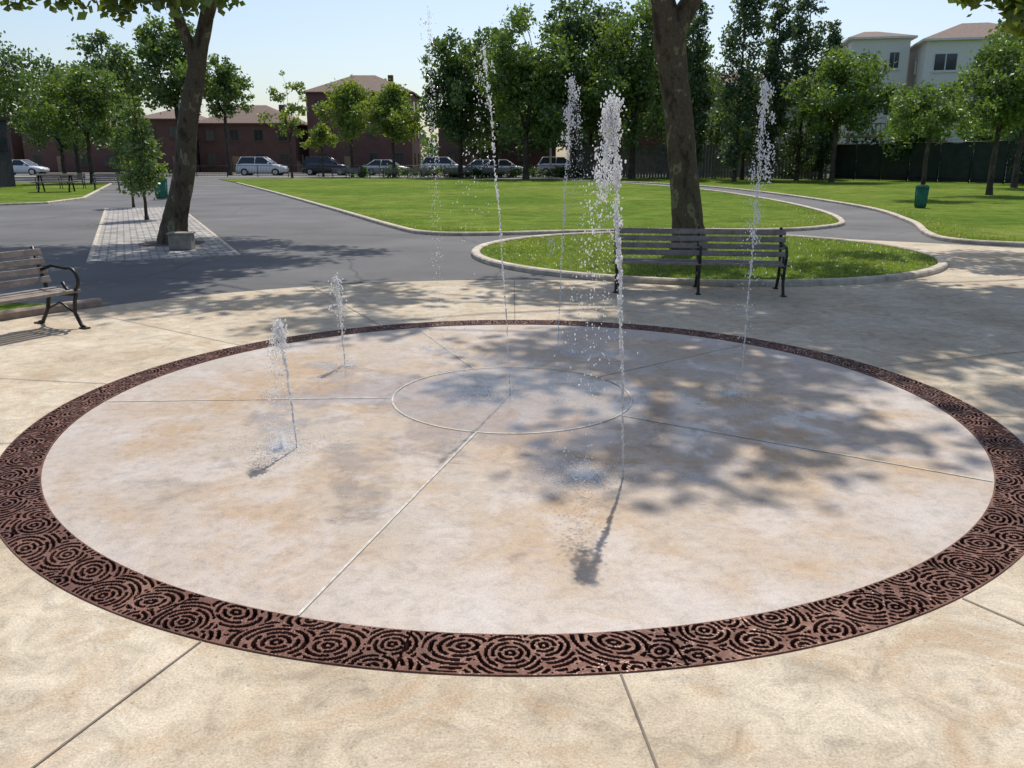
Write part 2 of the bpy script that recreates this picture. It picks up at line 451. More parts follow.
sheet('left_lawn', ledge+[(-60, 62)], 0.03, M['grass'])
kerb('left_lawn_kerb', ledge, 0.15, -0.01, 0.08, M['kerb'])
bedge = [(CX+6.15*math.cos(math.radians(a)), CY+6.15*math.sin(math.radians(a))) for a in range(140, 201, 4)]
sheet('planting_bed', bedge+[(-8.2, 3.0), (-7.6, 9.4)], 0.03, M['grass'])
kerb('planting_bed_kerb', bedge, 0.12, -0.01, 0.09, simple('brick_edge', (0.33, 0.24, 0.18), 0.85, scale=15))

a = math.radians(24.5)
po = pmesh('granite_paving', [(0, 0, 0), (2.35, 0, 0), (2.35, 17, 0), (0, 17, 0)], [(0, 1, 2, 3)], M['paver'], loc=(-6.85, 13.45, 0.006))
po.rotation_euler = (0, 0, a)
kk = [(-6.85, 13.45), (-6.85+2.35*math.cos(a), 13.45+2.35*math.sin(a))]
dv = (-math.sin(a)*17, math.cos(a)*17)
kerb('paving_edge', [kk[0], kk[1], (kk[1][0]+dv[0], kk[1][1]+dv[1]), (kk[0][0]+dv[0], kk[0][1]+dv[1])], 0.09, -0.01, 0.018, M['kerb'], True)
sheet('tree_pit_soil', circle(-6.75, 16.6, 0.62, 40), 0.012, simple('soil', (0.10, 0.07, 0.05), 0.95, scale=20, bump=0.6))

def blades(name, pts, z, mat, seed, h0=0.02, h1=0.05):
    r = np.random.RandomState(seed); n = len(pts); x = pts[:, 0]; y = pts[:, 1]
    h = r.uniform(h0, h1, n); d = r.rand(n)*2*math.pi; w = r.uniform(0.005, 0.010, n)
    b = np.stack([x, y, np.full(n, z)], -1); u = np.stack([np.cos(d)*w, np.sin(d)*w, 0*d], -1)
    tip = b+np.stack([r.normal(0, 0.03, n), r.normal(0, 0.03, n), h], -1)
    V = np.stack([b-u, b+u, tip], 1).reshape(-1, 3); F = np.arange(3*n).reshape(-1, 3)
    big_mesh(name, V, F, mat)
BL = leaf_mat('blade', (0.11, 0.175, 0.02), (0.25, 0.31, 0.05), 0.5)
r_ = np.random.RandomState(3); n_ = 40000
rr_ = (LR-.07)*np.sqrt(r_.rand(n_)); aa_ = r_.rand(n_)*6.2832
blades('grass_blades', np.stack([LX+rr_*np.cos(aa_), LY+rr_*np.sin(aa_)], -1), 0.04, BL, 4)
def fringe(edge, side, n, seed, wid=0.5):
    r = np.random.RandomState(seed); E = np.array(edge); i = r.randint(0, len(E)-1, n); f = r.rand(n)
    t = E[i+1]-E[i]; L = np.linalg.norm(t, axis=1)[:, None]; p = E[i]+t*f[:, None]; nn = np.stack([-t[:, 1], t[:, 0]], -1)/L
    return p+nn*side*(0.07+np.abs(r.normal(0, wid, n)))[:, None]
blades('grass_blades', fringe(edge[16:96], 1, 14000, 8), 0.025, BL, 9, 0.02, 0.06)
blades('grass_blades', fringe(redge[:56], -1, 10000, 10), 0.03, BL, 11, 0.02, 0.06)

sheet('road', [(-160, 90), (120, 90), (120, 108), (-160, 108)], -0.05, M['asph'])
sheet('pavement', [(-160, 85), (120, 85), (120, 90), (-160, 90)], 0.02, simple('pavement', (0.33, 0.31, 0.28), 0.85))
sheet('far_pavement', [(-160, 108), (120, 108), (120, 111), (-160, 111)], 0.02, M['kerb'])

# ------------------------------------------------------------------ trees
def leaves(centers, radii, n, size, seed, flat=0.8):
    r = np.random.RandomState(seed)
    w = radii**2.0; idx = r.choice(len(centers), n, p=w/w.sum())
    d = r.normal(size=(n, 3)); d /= np.linalg.norm(d, axis=1)[:, None]
    rad = radii[idx]*np.power(r.rand(n), 0.5)*r.uniform(0.7, 1.35, n)
    c = centers[idx]+d*rad[:, None]*np.array([1, 1, flat])
    u = r.normal(size=(n, 3)); u[:, 2] -= 0.3; u /= np.linalg.norm(u, axis=1)[:, None]
    v = r.normal(size=(n, 3)); v -= u*(u*v).sum(1)[:, None]; v /= np.linalg.norm(v, axis=1)[:, None]
    s = size*r.uniform(0.55, 1.3, n)[:, None]
    V = np.stack([c-u*s, c-v*s*0.55, c+u*s*0.9, c+v*s*0.6], 1).reshape(-1, 3)
    return V, np.arange(4*n).reshape(-1, 4)

def tree(name, x, y, H, cz, rx, rz, tr, nl, ls, mat, seed, bark='bark2', lean=(0, 0), forkz=None, ncl=34, shape='e', extra=None, clr=(0.2, 0.34), coff=(0, 0), tubes=7, trunkpts=None, wob=0.0, forks=None, core=5):
    rn = random.Random(seed); r = np.random.RandomState(seed)
    e = bpy.data.objects.new(name, None); COL.objects.link(e); e.location = (x, y, 0)
    forkz = forkz or max(cz-rz*0.7, H*0.15)
    cl = []; rad = []
    for i in range(ncl):
        d = r.normal(size=3); d /= np.linalg.norm(d); q = r.rand()**0.4
        if shape == 'e':
            tap = 1.0-0.38*max(0, d[2])*q
            irr = 1.0+0.15*math.sin(3*math.atan2(d[1], d[0])+seed)+0.10*math.sin(5*d[2]+seed*2)
            p = np.array([d[0]*rx*q*tap*irr, d[1]*rx*q*tap*irr, cz+d[2]*rz*q]); k = 1.0
            if d[2] < 0: p[2] = cz+d[2]*rz*q*0.85
        else:
            f = (i+0.5)/ncl; z = cz-rz+2*rz*f
            k = (1-f)**0.6*1.0+0.12 if shape == 'c' else 0.25+0.75*math.sin(math.pi*min(1, f*0.85+0.13))**0.6
            p = np.array([d[0]*rx*k*0.62, d[1]*rx*k*0.62, z+rn.uniform(-.3, .3)*rz*0.1])
        p[0] += lean[0]+coff[0]; p[1] += lean[1]+coff[1]
        cl.append(p); rad.append(rx*rn.uniform(*clr)*(k if shape != 'e' else 1)*(1 if shape == 'e' else 1.7))
    if shape == 'e':
        for i in range(core):
            cl.append(np.array([lean[0]+coff[0]+rn.uniform(-.3, .3)*rx, lean[1]+coff[1]+rn.uniform(-.3, .3)*rx, cz+rn.uniform(-.5, .5)*rz])); rad.append(rx*0.42)
    if extra:
        for (px, py, pz, pr) in extra: cl.append(np.array([px-x, py-y, pz])); rad.append(pr)
    cl = np.array(cl); rad = np.array(rad)
    V = []; F = []
    top = Vector((lean[0], lean[1], forkz))
    if trunkpts is None:
        tp = [Vector((0, 0, -0.05)), Vector((0, 0, 0.12))]+[Vector((lean[0]*f+rn.uniform(-.03, .03)*forkz*0.3, lean[1]*f+rn.uniform(-.03, .03)*forkz*0.3, forkz*f)) for f in (0.15, 0.35, 0.6, 0.8)]+[top]
        rr = [tr*1.35, tr*1.2, tr, tr*0.93, tr*0.86, tr*0.8, tr*0.74]
    else:
        sp = smooth_poly(trunkpts, False, 5); tp = [Vector(p[:3]) for p in sp]; rr = [p[3] for p in sp]; top = tp[-1]
    tube_into(V, F, tp, rr, 18 if tr > 0.2 else 8, wob, rn)
    limbs = []
    if forks:
        for fk in forks:
            sp = smooth_poly(fk, False, 5); pts = [Vector(p[:3]) for p in sp]
            tube_into(V, F, pts, [p[3] for p in sp], 12, wob, rn); limbs.append(pts[len(pts)//2:])
    if shape != 'e':
        tube_into(V, F, [top, Vector((lean[0], lean[1], H*0.97))], [tr*0.7, 0.01], 6)
        order = range(0, len(cl), 2)
    else: order = range(len(cl))
    nl0 = 5 if shape == 'e' else 0
    for i in range(nl0):
        an = 2*math.pi*(i+rn.uniform(-.25, .25))/nl0; q = rn.uniform(0.3, 0.5)
        endp = Vector((lean[0]+coff[0]+math.cos(an)*rx*q, lean[1]+coff[1]+math.sin(an)*rx*q, cz+rz*rn.uniform(-0.1, 0.35)))
        st = limbs[i % len(forks)][-1] if forks else top-Vector((0, 0, tr*0.5))
        mid = st.lerp(endp, 0.5)+Vector((rn.uniform(-.1, .1)*rx, rn.uniform(-.1, .1)*rx, -0.05*rz))
        pts = [st, st.lerp(mid, 0.5)+Vector((0, 0, .1)), mid, endp]
        k0 = 0.45 if not forks else 0.4
        tube_into(V, F, pts, [tr*k0, tr*0.38, tr*0.28, tr*0.12], tubes); limbs.append(pts)
    for i in order:
        c = Vector(cl[i])
        if limbs:
            best = min((p for l in limbs for p in l[1:]), key=lambda p: (p-c).length+max(0, p.z-c.z)*0.5)
            m = best.lerp(c, 0.5)+Vector((rn.uniform(-.06, .06)*rx, rn.uniform(-.06, .06)*rx, 0.03*rz))
            tube_into(V, F, [best, m, c], [tr*0.16, tr*0.10, tr*0.03], 5)
        else:
            b = Vector((lean[0], lean[1], max(forkz*0.8, c.z-rx*0.6)))
            tube_into(V, F, [b, c], [tr*0.25, tr*0.05], 4)
    pmesh('trunk', V, F, M[bark], e, True)
    LV, LF = leaves(cl, rad, nl, ls, seed+1)
    big_mesh('crown', LV, LF, M[mat], False, e)
    return e

tree('plane_tree', 3.17, 15.0, 16, 10.3, 5.5, 3.8, 0.27, 27000, 0.115, 'leaf_p', 11, 'bark', lean=(-0.55, -0.3), coff=(1.75, -0.45), ncl=95, clr=(0.07, 0.185), core=0,
     trunkpts=[(0, 0, 0, .37), (0, 0, 0.18, .32), (-.04, 0, 0.5, .275), (-.14, -.02, 1.2, .25), (-.26, -.05, 2.0, .24), (-.42, -.1, 2.9, .24), (-.54, -.14, 3.5, .255), (-.68, -.2, 4.1, .20), (-.86, -.2, 4.8, .16), (-1.05, -.2, 5.8, .14)], wob=0.05,
     forks=[[(-.54, -.14, 3.3, .17), (-.36, -.1, 3.85, .17), (-.08, 0, 4.35, .155), (.35, .1, 5.3, .13), (.8, .1, 6.6, .11)], [(-.72, -.2, 4.3, .16), (-1.0, -.2, 5.5, .14), (-1.3, -.4, 7.2, .1)]],
     extra=[(2.4, 14.6, 4.75, 0.35), (3.0, 14.4, 4.45, 0.25)])
tree('plane_tree', -6.75, 16.7, 15, 9.8, 4.8, 3.4, 0.24, 24000, 0.115, 'leaf_p', 23, 'bark', lean=(0.9, 0), coff=(0.2, 1.2), ncl=70, clr=(0.10, 0.21), core=0,
     trunkpts=[(0, 0, 0, .36), (0, 0, 0.2, .28), (.10, 0, 0.6, .225), (.34, 0, 1.4, .20), (.48, 0, 2.2, .185), (.70, 0, 3.0, .175), (.86, 0, 3.6, .145), (1.08, 0, 4.3, .125), (1.3, .2, 5.4, .12)], wob=0.06,
     forks=[[(.70, 0, 3.0, .12), (.70, 0, 3.6, .105), (.45, .1, 4.3, .10), (.1, .3, 5.4, .09), (-.4, .5, 6.8, .07)], [(1.08, 0, 4.2, .115), (1.5, .3, 5.6, .11), (1.7, .5, 7, .09)]],
     extra=[(-8.1, 16.4, 4.5, 0.45), (-9.0, 16.2, 4.6, 0.5), (-8.6, 16.1, 4.8, 0.5), (-6.9, 16.3, 4.5, 0.4), (-6.1, 15.6, 4.35, 0.35), (-5.6, 15.4, 4.25, 0.35), (-7.4, 16.9, 4.35, 0.35), (-5.2, 16.2, 4.5, 0.35), (-7.5, 16.3, 4.75, 0.5), (-6.6, 16.0, 4.7, 0.45), (-9.7, 16.4, 4.75, 0.35), (-6.2, 16.0, 4.6, .4)])
tree('plane_tree', 10.6, 16.6, 15, 10.0, 4.9, 3.4, 0.26, 23000, 0.115, 'leaf_p', 37, 'bark', coff=(-0.8, -0.6), ncl=70, clr=(0.09, 0.2), forkz=4.6, core=0,
     extra=[(8.3, 14.6, 4.1, 0.4), (8.7, 15.0, 3.95, 0.45), (7.7, 14.8, 4.3, 0.4), (8.3, 14.4, 4.1, 0.45), (7.4, 14.6, 4.2, 0.25), (8.6, 14.4, 3.7, 0.3), (8.9, 14.8, 3.6, 0.3)])
tree('ginkgo_tree', -10.1, 23.3, 3.3, 2.1, 0.68, 1.2, 0.05, 4500, 0.055, 'leaf_m', 5, shape='c', ncl=34, forkz=0.8)
tree('young_tree', -13.2, 29.5, 3.2, 2.3, 0.7, 0.9, 0.045, 1500, 0.07, 'leaf_m', 6, shape='c', ncl=18, forkz=1.0)

D = 'deciduous_tree'
for (x, y, H, cz, rx, rz, tr, nl, ls, mt, sd) in [
    (-33.5, 54, 11, 6.8, 4.0, 3.9, .2, 9500, .14, 'leaf_d', 101), (-29.5, 60, 9, 5.3, 3.3, 3.0, .18, 7500, .14, 'leaf_m', 102),
    (-41, 66, 12, 7.0, 4.6, 4.2, .22, 8000, .19, 'leaf_d', 103), (-38, 75, 10, 5.8, 4.2, 3.5, .2, 6000, .19, 'leaf_d', 104), (-44, 84, 11, 6, 4.5, 4.0, .2, 5000, .22, 'leaf_d', 109),
    (-37, 96, 17, 11.2, 5.0, 5.2, .3, 10000, .23, 'leaf_m', 105), (-45, 98, 16, 10, 5.5, 5.0, .3, 8000, .24, 'leaf_d', 106),
    (-32.0, 97, 13, 9.2, 3.0, 3.6, .22, 5500, .2, 'leaf_m', 107),
    (-15.5, 83, 9.5, 6.1, 3.6, 2.9, .17, 8000, .16, 'leaf_l', 110), (-11.2, 81, 8.4, 5.5, 3.2, 2.6, .16, 7500, .16, 'leaf_l', 111), (-19.0, 86, 6, 3.6, 1.8, 1.5, .1, 3000, .15, 'leaf_l', 118),
    (-4.8, 80, 13.5, 7.8, 4.2, 5.2, .24, 12500, .19, 'leaf_d', 112), (1.2, 74, 14.8, 8.0, 4.6, 6.0, .26, 15000, .19, 'leaf_m', 113),
    (5.6, 78, 17, 9.2, 4.9, 7.0, .28, 14000, .2, 'leaf_d', 114), (10.5, 75, 16, 8.7, 4.7, 6.5, .27, 14000, .19, 'leaf_m', 115),
    (-1.6, 86, 14.5, 7.8, 4.8, 5.8, .24, 8000, .23, 'leaf_d', 116), (14.8, 80, 16, 8.5, 4.4, 6.3, .24, 9000, .22, 'leaf_d', 117),
    (8, 88, 16, 8.5, 5.5, 6.4, .26, 8000, .26, 'leaf_d', 119),
    (23.6, 63, 9.8, 6.1, 4.0, 3.3, .2, 11500, .15, 'leaf_m', 120), (19.4, 72, 8.5, 4.6, 3.4, 3.2, .15, 6500, .17, 'leaf_d', 121),
    (16.9, 35, 5.0, 3.5, 1.95, 1.2, .1, 7000, .08, 'leaf_m', 122), (22.2, 39.5, 7.0, 4.5, 2.8, 2.2, .14, 10000, .105, 'leaf_m', 123),
    (29.5, 50, 9, 5.8, 3.4, 2.8, .17, 8000, .15, 'leaf_d', 124), (36, 58, 13, 8, 4.5, 4.6, .2, 8000, .2, 'leaf_d', 125),
    (31, 66, 6, 3.4, 2.8, 2.0, .12, 4500, .16, 'leaf_d', 126), (36, 64, 7, 4, 3.2, 2.4, .12, 5000, .18, 'leaf_m', 127),
]:
    tree(D, x, y, H, cz, rx, rz, tr, nl, ls, mt, sd, ncl=70 if rz > 3.2 else 46, clr=(0.13, 0.30))
tree('sparse_tree', -20.6, 80, 11, 6.5, 2.1, 4.0, .11, 1300, .17, 'leaf_l', 130, ncl=26, forkz=3.2, clr=(.15, .3), core=0)
for (x, y, H, rx, sd) in [(17.2, 66, 16.5, 1.9, 140), (20.4, 68, 14, 1.6, 141), (23.0, 69, 17, 1.8, 142), (26.0, 72, 12.5, 1.5, 143), (34.5, 57, 13.5, 1.8, 144), (14.6, 70, 14, 1.6, 145)]:
    tree('columnar_tree', x, y, H, H*0.53, rx, H*0.46, .18, 9000, .145, 'leaf_c', sd, shape='l', ncl=80, forkz=1.2, clr=(0.16, 0.36))

def mass(name, x0, x1, y0, y1, h0, h1, n, nl, ls, mat, seed, rr=(1.5, 3)):
    r = np.random.RandomState(seed)
    c = np.stack([r.uniform(x0, x1, n), r.uniform(y0, y1, n), r.uniform(h0, h1, n)], -1); rad = r.uniform(rr[0], rr[1], n)
    V, F = leaves(c, rad, nl, ls, seed+1); big_mesh(name, V, F, M[mat])
mass('distant_trees', -150, 130, 135, 160, 0, 5.5, 170, 26000, .45, 'leaf_d', 201, (2, 4.2))
mass('hedge', -16, 7, 81.5, 82.5, 0.2, 0.7, 70, 8000, .12, 'leaf_d', 203, (0.4, 0.7))
mass('street_trees', -5.5, 23, 110.5, 114, 3.0, 8.5, 60, 12000, .3, 'leaf_d', 207, (1.4, 2.6))
mass('shrubs', 24, 60, 74, 77, 0.3, 3.0, 60, 9000, .2, 'leaf_d', 205, (0.8, 1.6))

# ------------------------------------------------------------------ benches
def bench(x, y, rz, s=1.0, L=2.2):
    o = Obj('park_bench', (x, y, 0.004), rz, s)
    for i, yy in enumerate((0.03, 0.115, 0.20, 0.285, 0.37)):
        o.box('seat', M['slat'], (0, yy, 0.365-0.012*math.sin(i/4*math.pi)), (L, 0.066, 0.03), bevel=0.006)
    for i in range(4):
        z = 0.455+i*0.088; yy = 0.415+(z-0.4)*0.3
        o.box('backrest', M['slat'], (0, yy, z), (L, 0.026, 0.066), rx=-0.29, bevel=0.006)
    for k, xx in enumerate((-L/2+0.06, 0.0, L/2-0.06)):
        R = 0.019
        o.tube('frame_%d' % k, M['iron'], [(xx, -.06, 0.012), (xx, -.02, 0.03), (xx, 0.05, 0.15), (xx, 0.03, 0.27), (xx, 0.0, 0.34)], R)
        o.tube('frame_%d' % k, M['iron'], [(xx, 0.60, 0.012), (xx, 0.54, 0.03), (xx, 0.44, 0.16), (xx, 0.40, 0.30), (xx, 0.43, 0.42), (xx, 0.545, 0.775)], R)
        o.tube('frame_%d' % k, M['iron'], [(xx, 0.0, 0.34), (xx, 0.2, 0.325), (xx, 0.42, 0.335)], R)
        o.tube('frame_%d' % k, M['iron'], [(xx, 0.05, 0.15), (xx, 0.2, 0.22), (xx, 0.25, 0.24), (xx, 0.44, 0.16)], 0.012)
        cy, cz, rr = 0.06, 0.475, 0.115
        pts = [(xx, 0.47, 0.55), (xx, 0.30, 0.60)]+[(xx, cy+rr*math.sin(t), cz+rr*math.cos(t)) for t in [math.radians(v) for v in range(20, -280, -25)]]
        o.tube('armrest_%d' % k, M['iron'], pts, 0.017)
        for fy in (-.06, 0.60):
            o.box('frame_foot_%d' % k, M['iron'], (xx, fy, 0.008), (0.06, 0.09, 0.016))
    return o.done()
bench(2.30, 10.18, math.radians(-9), 1.0, 2.14)
bench(-4.68, 7.06, math.radians(65))
bench(-21.5, 46.5, math.radians(20), 1.15); bench(-25.5, 48, math.radians(15), 1.15)
for i, px in enumerate((-15.5, -12, -8.5, -5, -1.5)): bench(px, 79.4, 0.0, 1.2)

o = Obj('stone_block', (-6.1, 15.45, 0.006), 0.1)
o.box('block', M['stone'], (0, 0, 0.14), (0.40, 0.30, 0.28), bevel=0.02); o.box('cap', M['stone'], (0, 0, 0.295), (0.44, 0.34, 0.035), bevel=0.01); o.done()

def bin_(x, y, h, r):
    o = Obj('litter_bin', (x, y, 0.03))
    o.tube('body', M['green'], [(0, 0, 0), (0, 0, h*0.1), (0, 0, h*0.9)], [r*0.82, r*0.85, r], 20)
    o.tube('rim', M['green'], [(0, 0, h*0.9), (0, 0, h)], [r*1.08, r*1.08], 20)
    for k in range(16):
        a = 2*math.pi*k/16
        o.tube('slats', M['green'], [(math.cos(a)*r*.87, math.sin(a)*r*.87, h*.05), (math.cos(a)*r*1.03, math.sin(a)*r*1.03, h*.92)], 0.012, 5)
    o.tube('liner', M['tyre'], [(0, 0, h), (0, 0, h+0.01)], [r*.85, r*.85], 16)
    o.done()
bin_(13.9, 28.8, 0.75, 0.2); bin_(-14.7, 35.6, 0.85, 0.26)

o = Obj('picnic_table', (-23.3, 43.5, 0.03), 0.3)
o.box('top', M['slat'], (0, 0, 0.85), (1.9, 0.8, 0.06))
for sgn in (-1, 1):
    o.box('seats', M['slat'], (0, sgn*0.75, 0.5), (1.9, 0.3, 0.05))
    for xx in (-.7, .7): o.tube('legs', M['iron'], [(xx, sgn*0.7, 0), (xx, sgn*0.2, 0.82)], 0.04)
for xx in (-.7, .7): o.box('brace', M['iron'], (xx, 0, 0.45), (0.06, 1.7, 0.05))
o.done()

# ------------------------------------------------------------------ buildings
def house(name, x, y, w, d, h, st, wall, roofh=2.0, cols=4, hip=True, rz=0.0, door=True, trim='white', ww=1.1):
    o = Obj(name, (x, y, 0), rz)
    o.box('walls', wall, (0, 0, h/2), (w, d, h))
    ov = 0.45
    X, Y = w/2+ov, d/2+ov
    o.box('eaves', M[trim], (0, 0, h+0.08), (2*X, 2*Y, 0.16))
    z = h+0.163; k = (Y if hip else 0)
    k = min(k, X*0.8)
    V = [(-X, -Y, z), (X, -Y, z), (X, Y, z), (-X, Y, z), (-X+k, 0, z+roofh), (X-k, 0, z+roofh)]
    o.poly('roof', M['roof'], V, [(0, 1, 5, 4), (1, 2, 5), (2, 3, 4, 5), (3, 0, 4), (0, 3, 2, 1)])
    sh = h/st
    for f in range(st):
        for i in range(cols):
            xx = -w/2+(i+0.5)*w/cols; zc = f*sh+sh*0.55
            if door and f == 0 and i % 3 == 1:
                o.box('door', M['tan'], (xx, -d/2-0.03, 1.05), (1.0, 0.08, 2.1)); o.box('door_frame', M[trim], (xx, -d/2-0.02, 2.2), (1.2, 0.1, 0.12)); continue
            o.box('window_frames', M[trim], (xx, -d/2-0.02, zc), (ww+0.2, 0.06, 1.55))
            o.box('windows', M['glass'], (xx-ww*0.26, -d/2-0.045, zc), (ww*0.46, 0.05, 1.32)); o.box('windows', M['glass'], (xx+ww*0.26, -d/2-0.045, zc), (ww*0.46, 0.05, 1.32))
            o.box('sills', M[trim], (xx, -d/2-0.07, zc-0.83), (ww+0.3, 0.16, 0.08))
        for sgn in (-1, 1):
            for yy in (-d*0.22, d*0.22):
                o.box('side_frames', M[trim], (sgn*(w/2+0.02), yy, f*sh+sh*0.55), (0.06, 1.2, 1.5)); o.box('side_windows', M['glass'], (sgn*(w/2+0.045), yy, f*sh+sh*0.55), (0.05, 0.95, 1.3))
    o.box('chimney', wall, (w*0.25, d*0.1, h+roofh*0.55), (0.7, 0.7, roofh*1.1))
    return o
for (x, w, h, st, y, rh) in [(-76, 18, 6, 2, 121, 2.4), (-57, 16, 5.8, 2, 120, 2.6), (-35.5, 13, 6.2, 2, 121, 2.6), (-20.5, 14, 10.2, 3, 122, 2.6), (-2, 16, 8, 2, 123, 2), (17, 17, 8, 2, 123, 2), (-98, 20, 7, 2, 122, 2)]:
    house('brick_house', x, y, w, 11, h, st, M['brick'], rh, cols=int(w/3), trim='trimb').done()
house('brick_house', -45.3, 118, 6.2, 12, 6.6, 2, M['brick'], 1.5, cols=2, trim='trimb').done()
o = house('cream_house', 42.5, 82, 10.0, 12, 11.6, 3, M['siding'], 2.0, cols=3, rz=-0.25, ww=1.8)
o.box('balcony', M['tan'], (-2, -7.0, 6.4), (5, 1.8, 0.15))
for k in range(14): o.box('balusters', M['white'], (-4.4+k*0.37, -7.85, 6.95), (0.05, 0.05, 0.95))
o.box('handrail', M['white'], (-2, -7.85, 7.45), (5, 0.08, 0.08))
for xx in (-4.3, 0.3): o.box('posts', M['white'], (xx, -7.8, 3.16), (0.16, 0.16, 6.32))
o.done()
house('cream_house', 34.6, 86, 5.0, 11, 12.2, 3, M['siding'], 1.2, cols=2, rz=-0.2, ww=0.8).done()
house('tan_house', 25, 94, 15, 10, 8.8, 3, M['siding2'], 1.6, cols=5, rz=-0.1).done()
house('cream_house', 58, 76, 12, 12, 11, 3, M['siding'], 2, cols=4, rz=-0.35).done()
o = Obj('wooden_deck', (29.5, 76.5, 0), -0.15)
o.box('floor', M['tan'], (0, 0, 3.6), (6, 2.4, 0.16)); o.box('rail', M['tan'], (0, -1.2, 4.65), (6, 0.1, 0.1))
for k in range(17): o.box('balusters', M['tan'], (-2.95+k*0.37, -1.2, 4.15), (0.07, 0.06, 0.92))
for xx in (-2.8, 0, 2.8): o.box('posts', M['tan'], (xx, -1.1, 1.76), (0.18, 0.18, 3.52))
for k in range(12): o.box('stairs', M['tan'], (3.2+k*0.28, 0, 3.5-k*0.29), (0.3, 1.1, 0.06))
o.done()
o = Obj('park_building', (-35.1, 48.5, 0), 0.0)
o.box('walls', M['pgrey'], (0, 0, 1.95), (9, 8, 3.9)); o.box('parapet', M['iron'], (0, 0, 4.0), (9.3, 8.3, 0.2))
o.box('door', M['metal'], (4.53, 1, 1.1), (0.08, 1.1, 2.2)); o.box('door', M['metal'], (2.0, -4.03, 1.1), (1.1, 0.08, 2.2))
for yy in (-2.5, 3.0): o.box('window', M['glass'], (4.52, yy, 2.5), (0.06, 1.4, 0.8))
o.done()

# ------------------------------------------------------------------ fences
def fence(name, pts, h, mat, screen=True, sp=2.5, rails=2):
    o = Obj(name, (0, 0, 0))
    for (a, b) in zip(pts[:-1], pts[1:]):
        A = Vector((*a, 0)); B = Vector((*b, 0)); L = (B-A).length; n = max(1, int(L/sp)); t = (B-A)/L; nn = Vector((-t.y, t.x, 0))
        for i in range(n+1):
            p = A+t*L*i/n; o.tube('posts', M['iron'], [p, p+Vector((0, 0, h+0.06))], 0.045, 6)
        for k in range(rails):
            z = h*(0.12+0.86*k/(rails-1)); o.tube('rails', M['iron'], [A+Vector((0, 0, z)), B+Vector((0, 0, z))], 0.028, 5)
        if screen:
            for i in range(n):
                p = A+t*(L*i/n+0.06)+nn*0.05; q = A+t*(L*(i+1)/n-0.06)+nn*0.05; sag = 0.05*((i*7) % 3)
                m = (p+q)/2
                o.poly('screen', mat, [p+Vector((0, 0, .08)), q+Vector((0, 0, .08)), q+Vector((0, 0, h-.04)), m+Vector((0, 0, h-.08-sag)), p+Vector((0, 0, h-.04))], [(0, 1, 2, 3, 4)])
        else:
            m = int(L/0.15)
            for i in range(m):
                p = A+t*(i*0.15); o.box('pickets', mat, (p.x, p.y, h/2), (0.02, 0.02, h*0.95))
    o.done()
fence('chain_link_fence', [(27, 72.5), (35.5, 53), (60, 50)], 2.9, M['fence_g'])
fence('iron_fence', [(-34, 84), (8, 84)], 1.1, M['iron'], False, 3)
o = Obj('board_fence', (0, 0, 0))
for i in range(84):
    xx = 6+i*0.25; yy = 82-(i*0.25)*0.44
    o.box('boards', M['wood'], (xx, yy, 1.45+0.03*((i*13) % 3)), (0.235, 0.03, 2.9))
for z in (0.5, 2.3):
    o.poly('rails', M['wood'], [(6, 82.08, z), (27, 72.84, z), (27, 72.84, z+.1), (6, 82.08, z+.1)], [(0, 1, 2, 3)])
o.done()

# ------------------------------------------------------------------ vehicles
def car(x, y, rz, col, suv=False, s=1.18):
    o = Obj('parked_car', (x, y, -0.045), rz, s)
    P = PAINTS[col]; h = 0.16 if suv else 0.0
    st = [(-2.25, .72, .38, .62, .78+h), (-2.1, .84, .26, .66, .90+h), (-1.5, .89, .22, .70, .93+h), (-.6, .90, .22, .72, .92+h), (.7, .90, .22, .70, .90+h), (1.5, .87, .22, .66, .83+h), (2.1, .80, .26, .56, .70+h), (2.27, .66, .36, .5, .58+h)]
    V = []; F = []
    for (xx, w, zb, zs, zt) in st:
        V += [(xx, -w*.9, zb), (xx, -w, zb+.12), (xx, -w, zs), (xx, -w*.9, zt), (xx, w*.9, zt), (xx, w, zs), (xx, w, zb+.12), (xx, w*.9, zb)]
    for i in range(len(st)-1):
        for k in range(8): F.append((i*8+k, i*8+(k+1) % 8, (i+1)*8+(k+1) % 8, (i+1)*8+k))
    F.append(tuple(range(8))[::-1]); F.append(tuple((len(st)-1)*8+k for k in range(8)))
    o.poly('body', P, V, F, True)
    zb = .90+h; zt = 1.40+h*1.6; rb = -2.05 if suv else -1.85; rt = -1.7 if suv else -1.05
    o.poly('glasshouse', M['glass'], [(rb, -.78, zb), (1.15, -.78, zb-.03), (1.15, .78, zb-.03), (rb, .78, zb), (rt, -.62, zt), (.35, -.62, zt), (.35, .62, zt), (rt, .62, zt)],
           [(0, 1, 5, 4), (1, 2, 6, 5), (2, 3, 7, 6), (3, 0, 4, 7), (4, 5, 6, 7)])
    o.box('roof', P, ((rt+.35)/2, 0, zt+.015), (.35-rt+.08, 1.28, .05), bevel=0.015)
    for sg in (-1, 1):
        for (xa, xb) in ((rb, rt), (-.45, -.4), (1.15, .35)):
            o.tube('pillars', P, [(xa, sg*.785, zb), (xb, sg*.635, zt)], 0.035, 5)
        o.box('mirrors', P, (0.85, sg*1.0, .98+h), (.14, .2, .13), bevel=0.02)
        o.box('headlights', M['white'], (2.12, sg*.6, .58+h*.6), (.2, .3, .13)); o.box('taillights', M['red'], (-2.2, sg*.62, .72+h), (.12, .26, .18))
        for xw in (-1.4, 1.42):
            o.tube('tyres', M['tyre'], [(xw, sg*.70, .33), (xw, sg*.93, .33)], .335, 20, False); o.tube('wheels', M['rim'], [(xw, sg*.90, .33), (xw, sg*.945, .33)], .21, 14, False)
    o.box('bumper', M['tyre'], (0, 0, .28), (4.4, 1.5, .12))
    o.done()
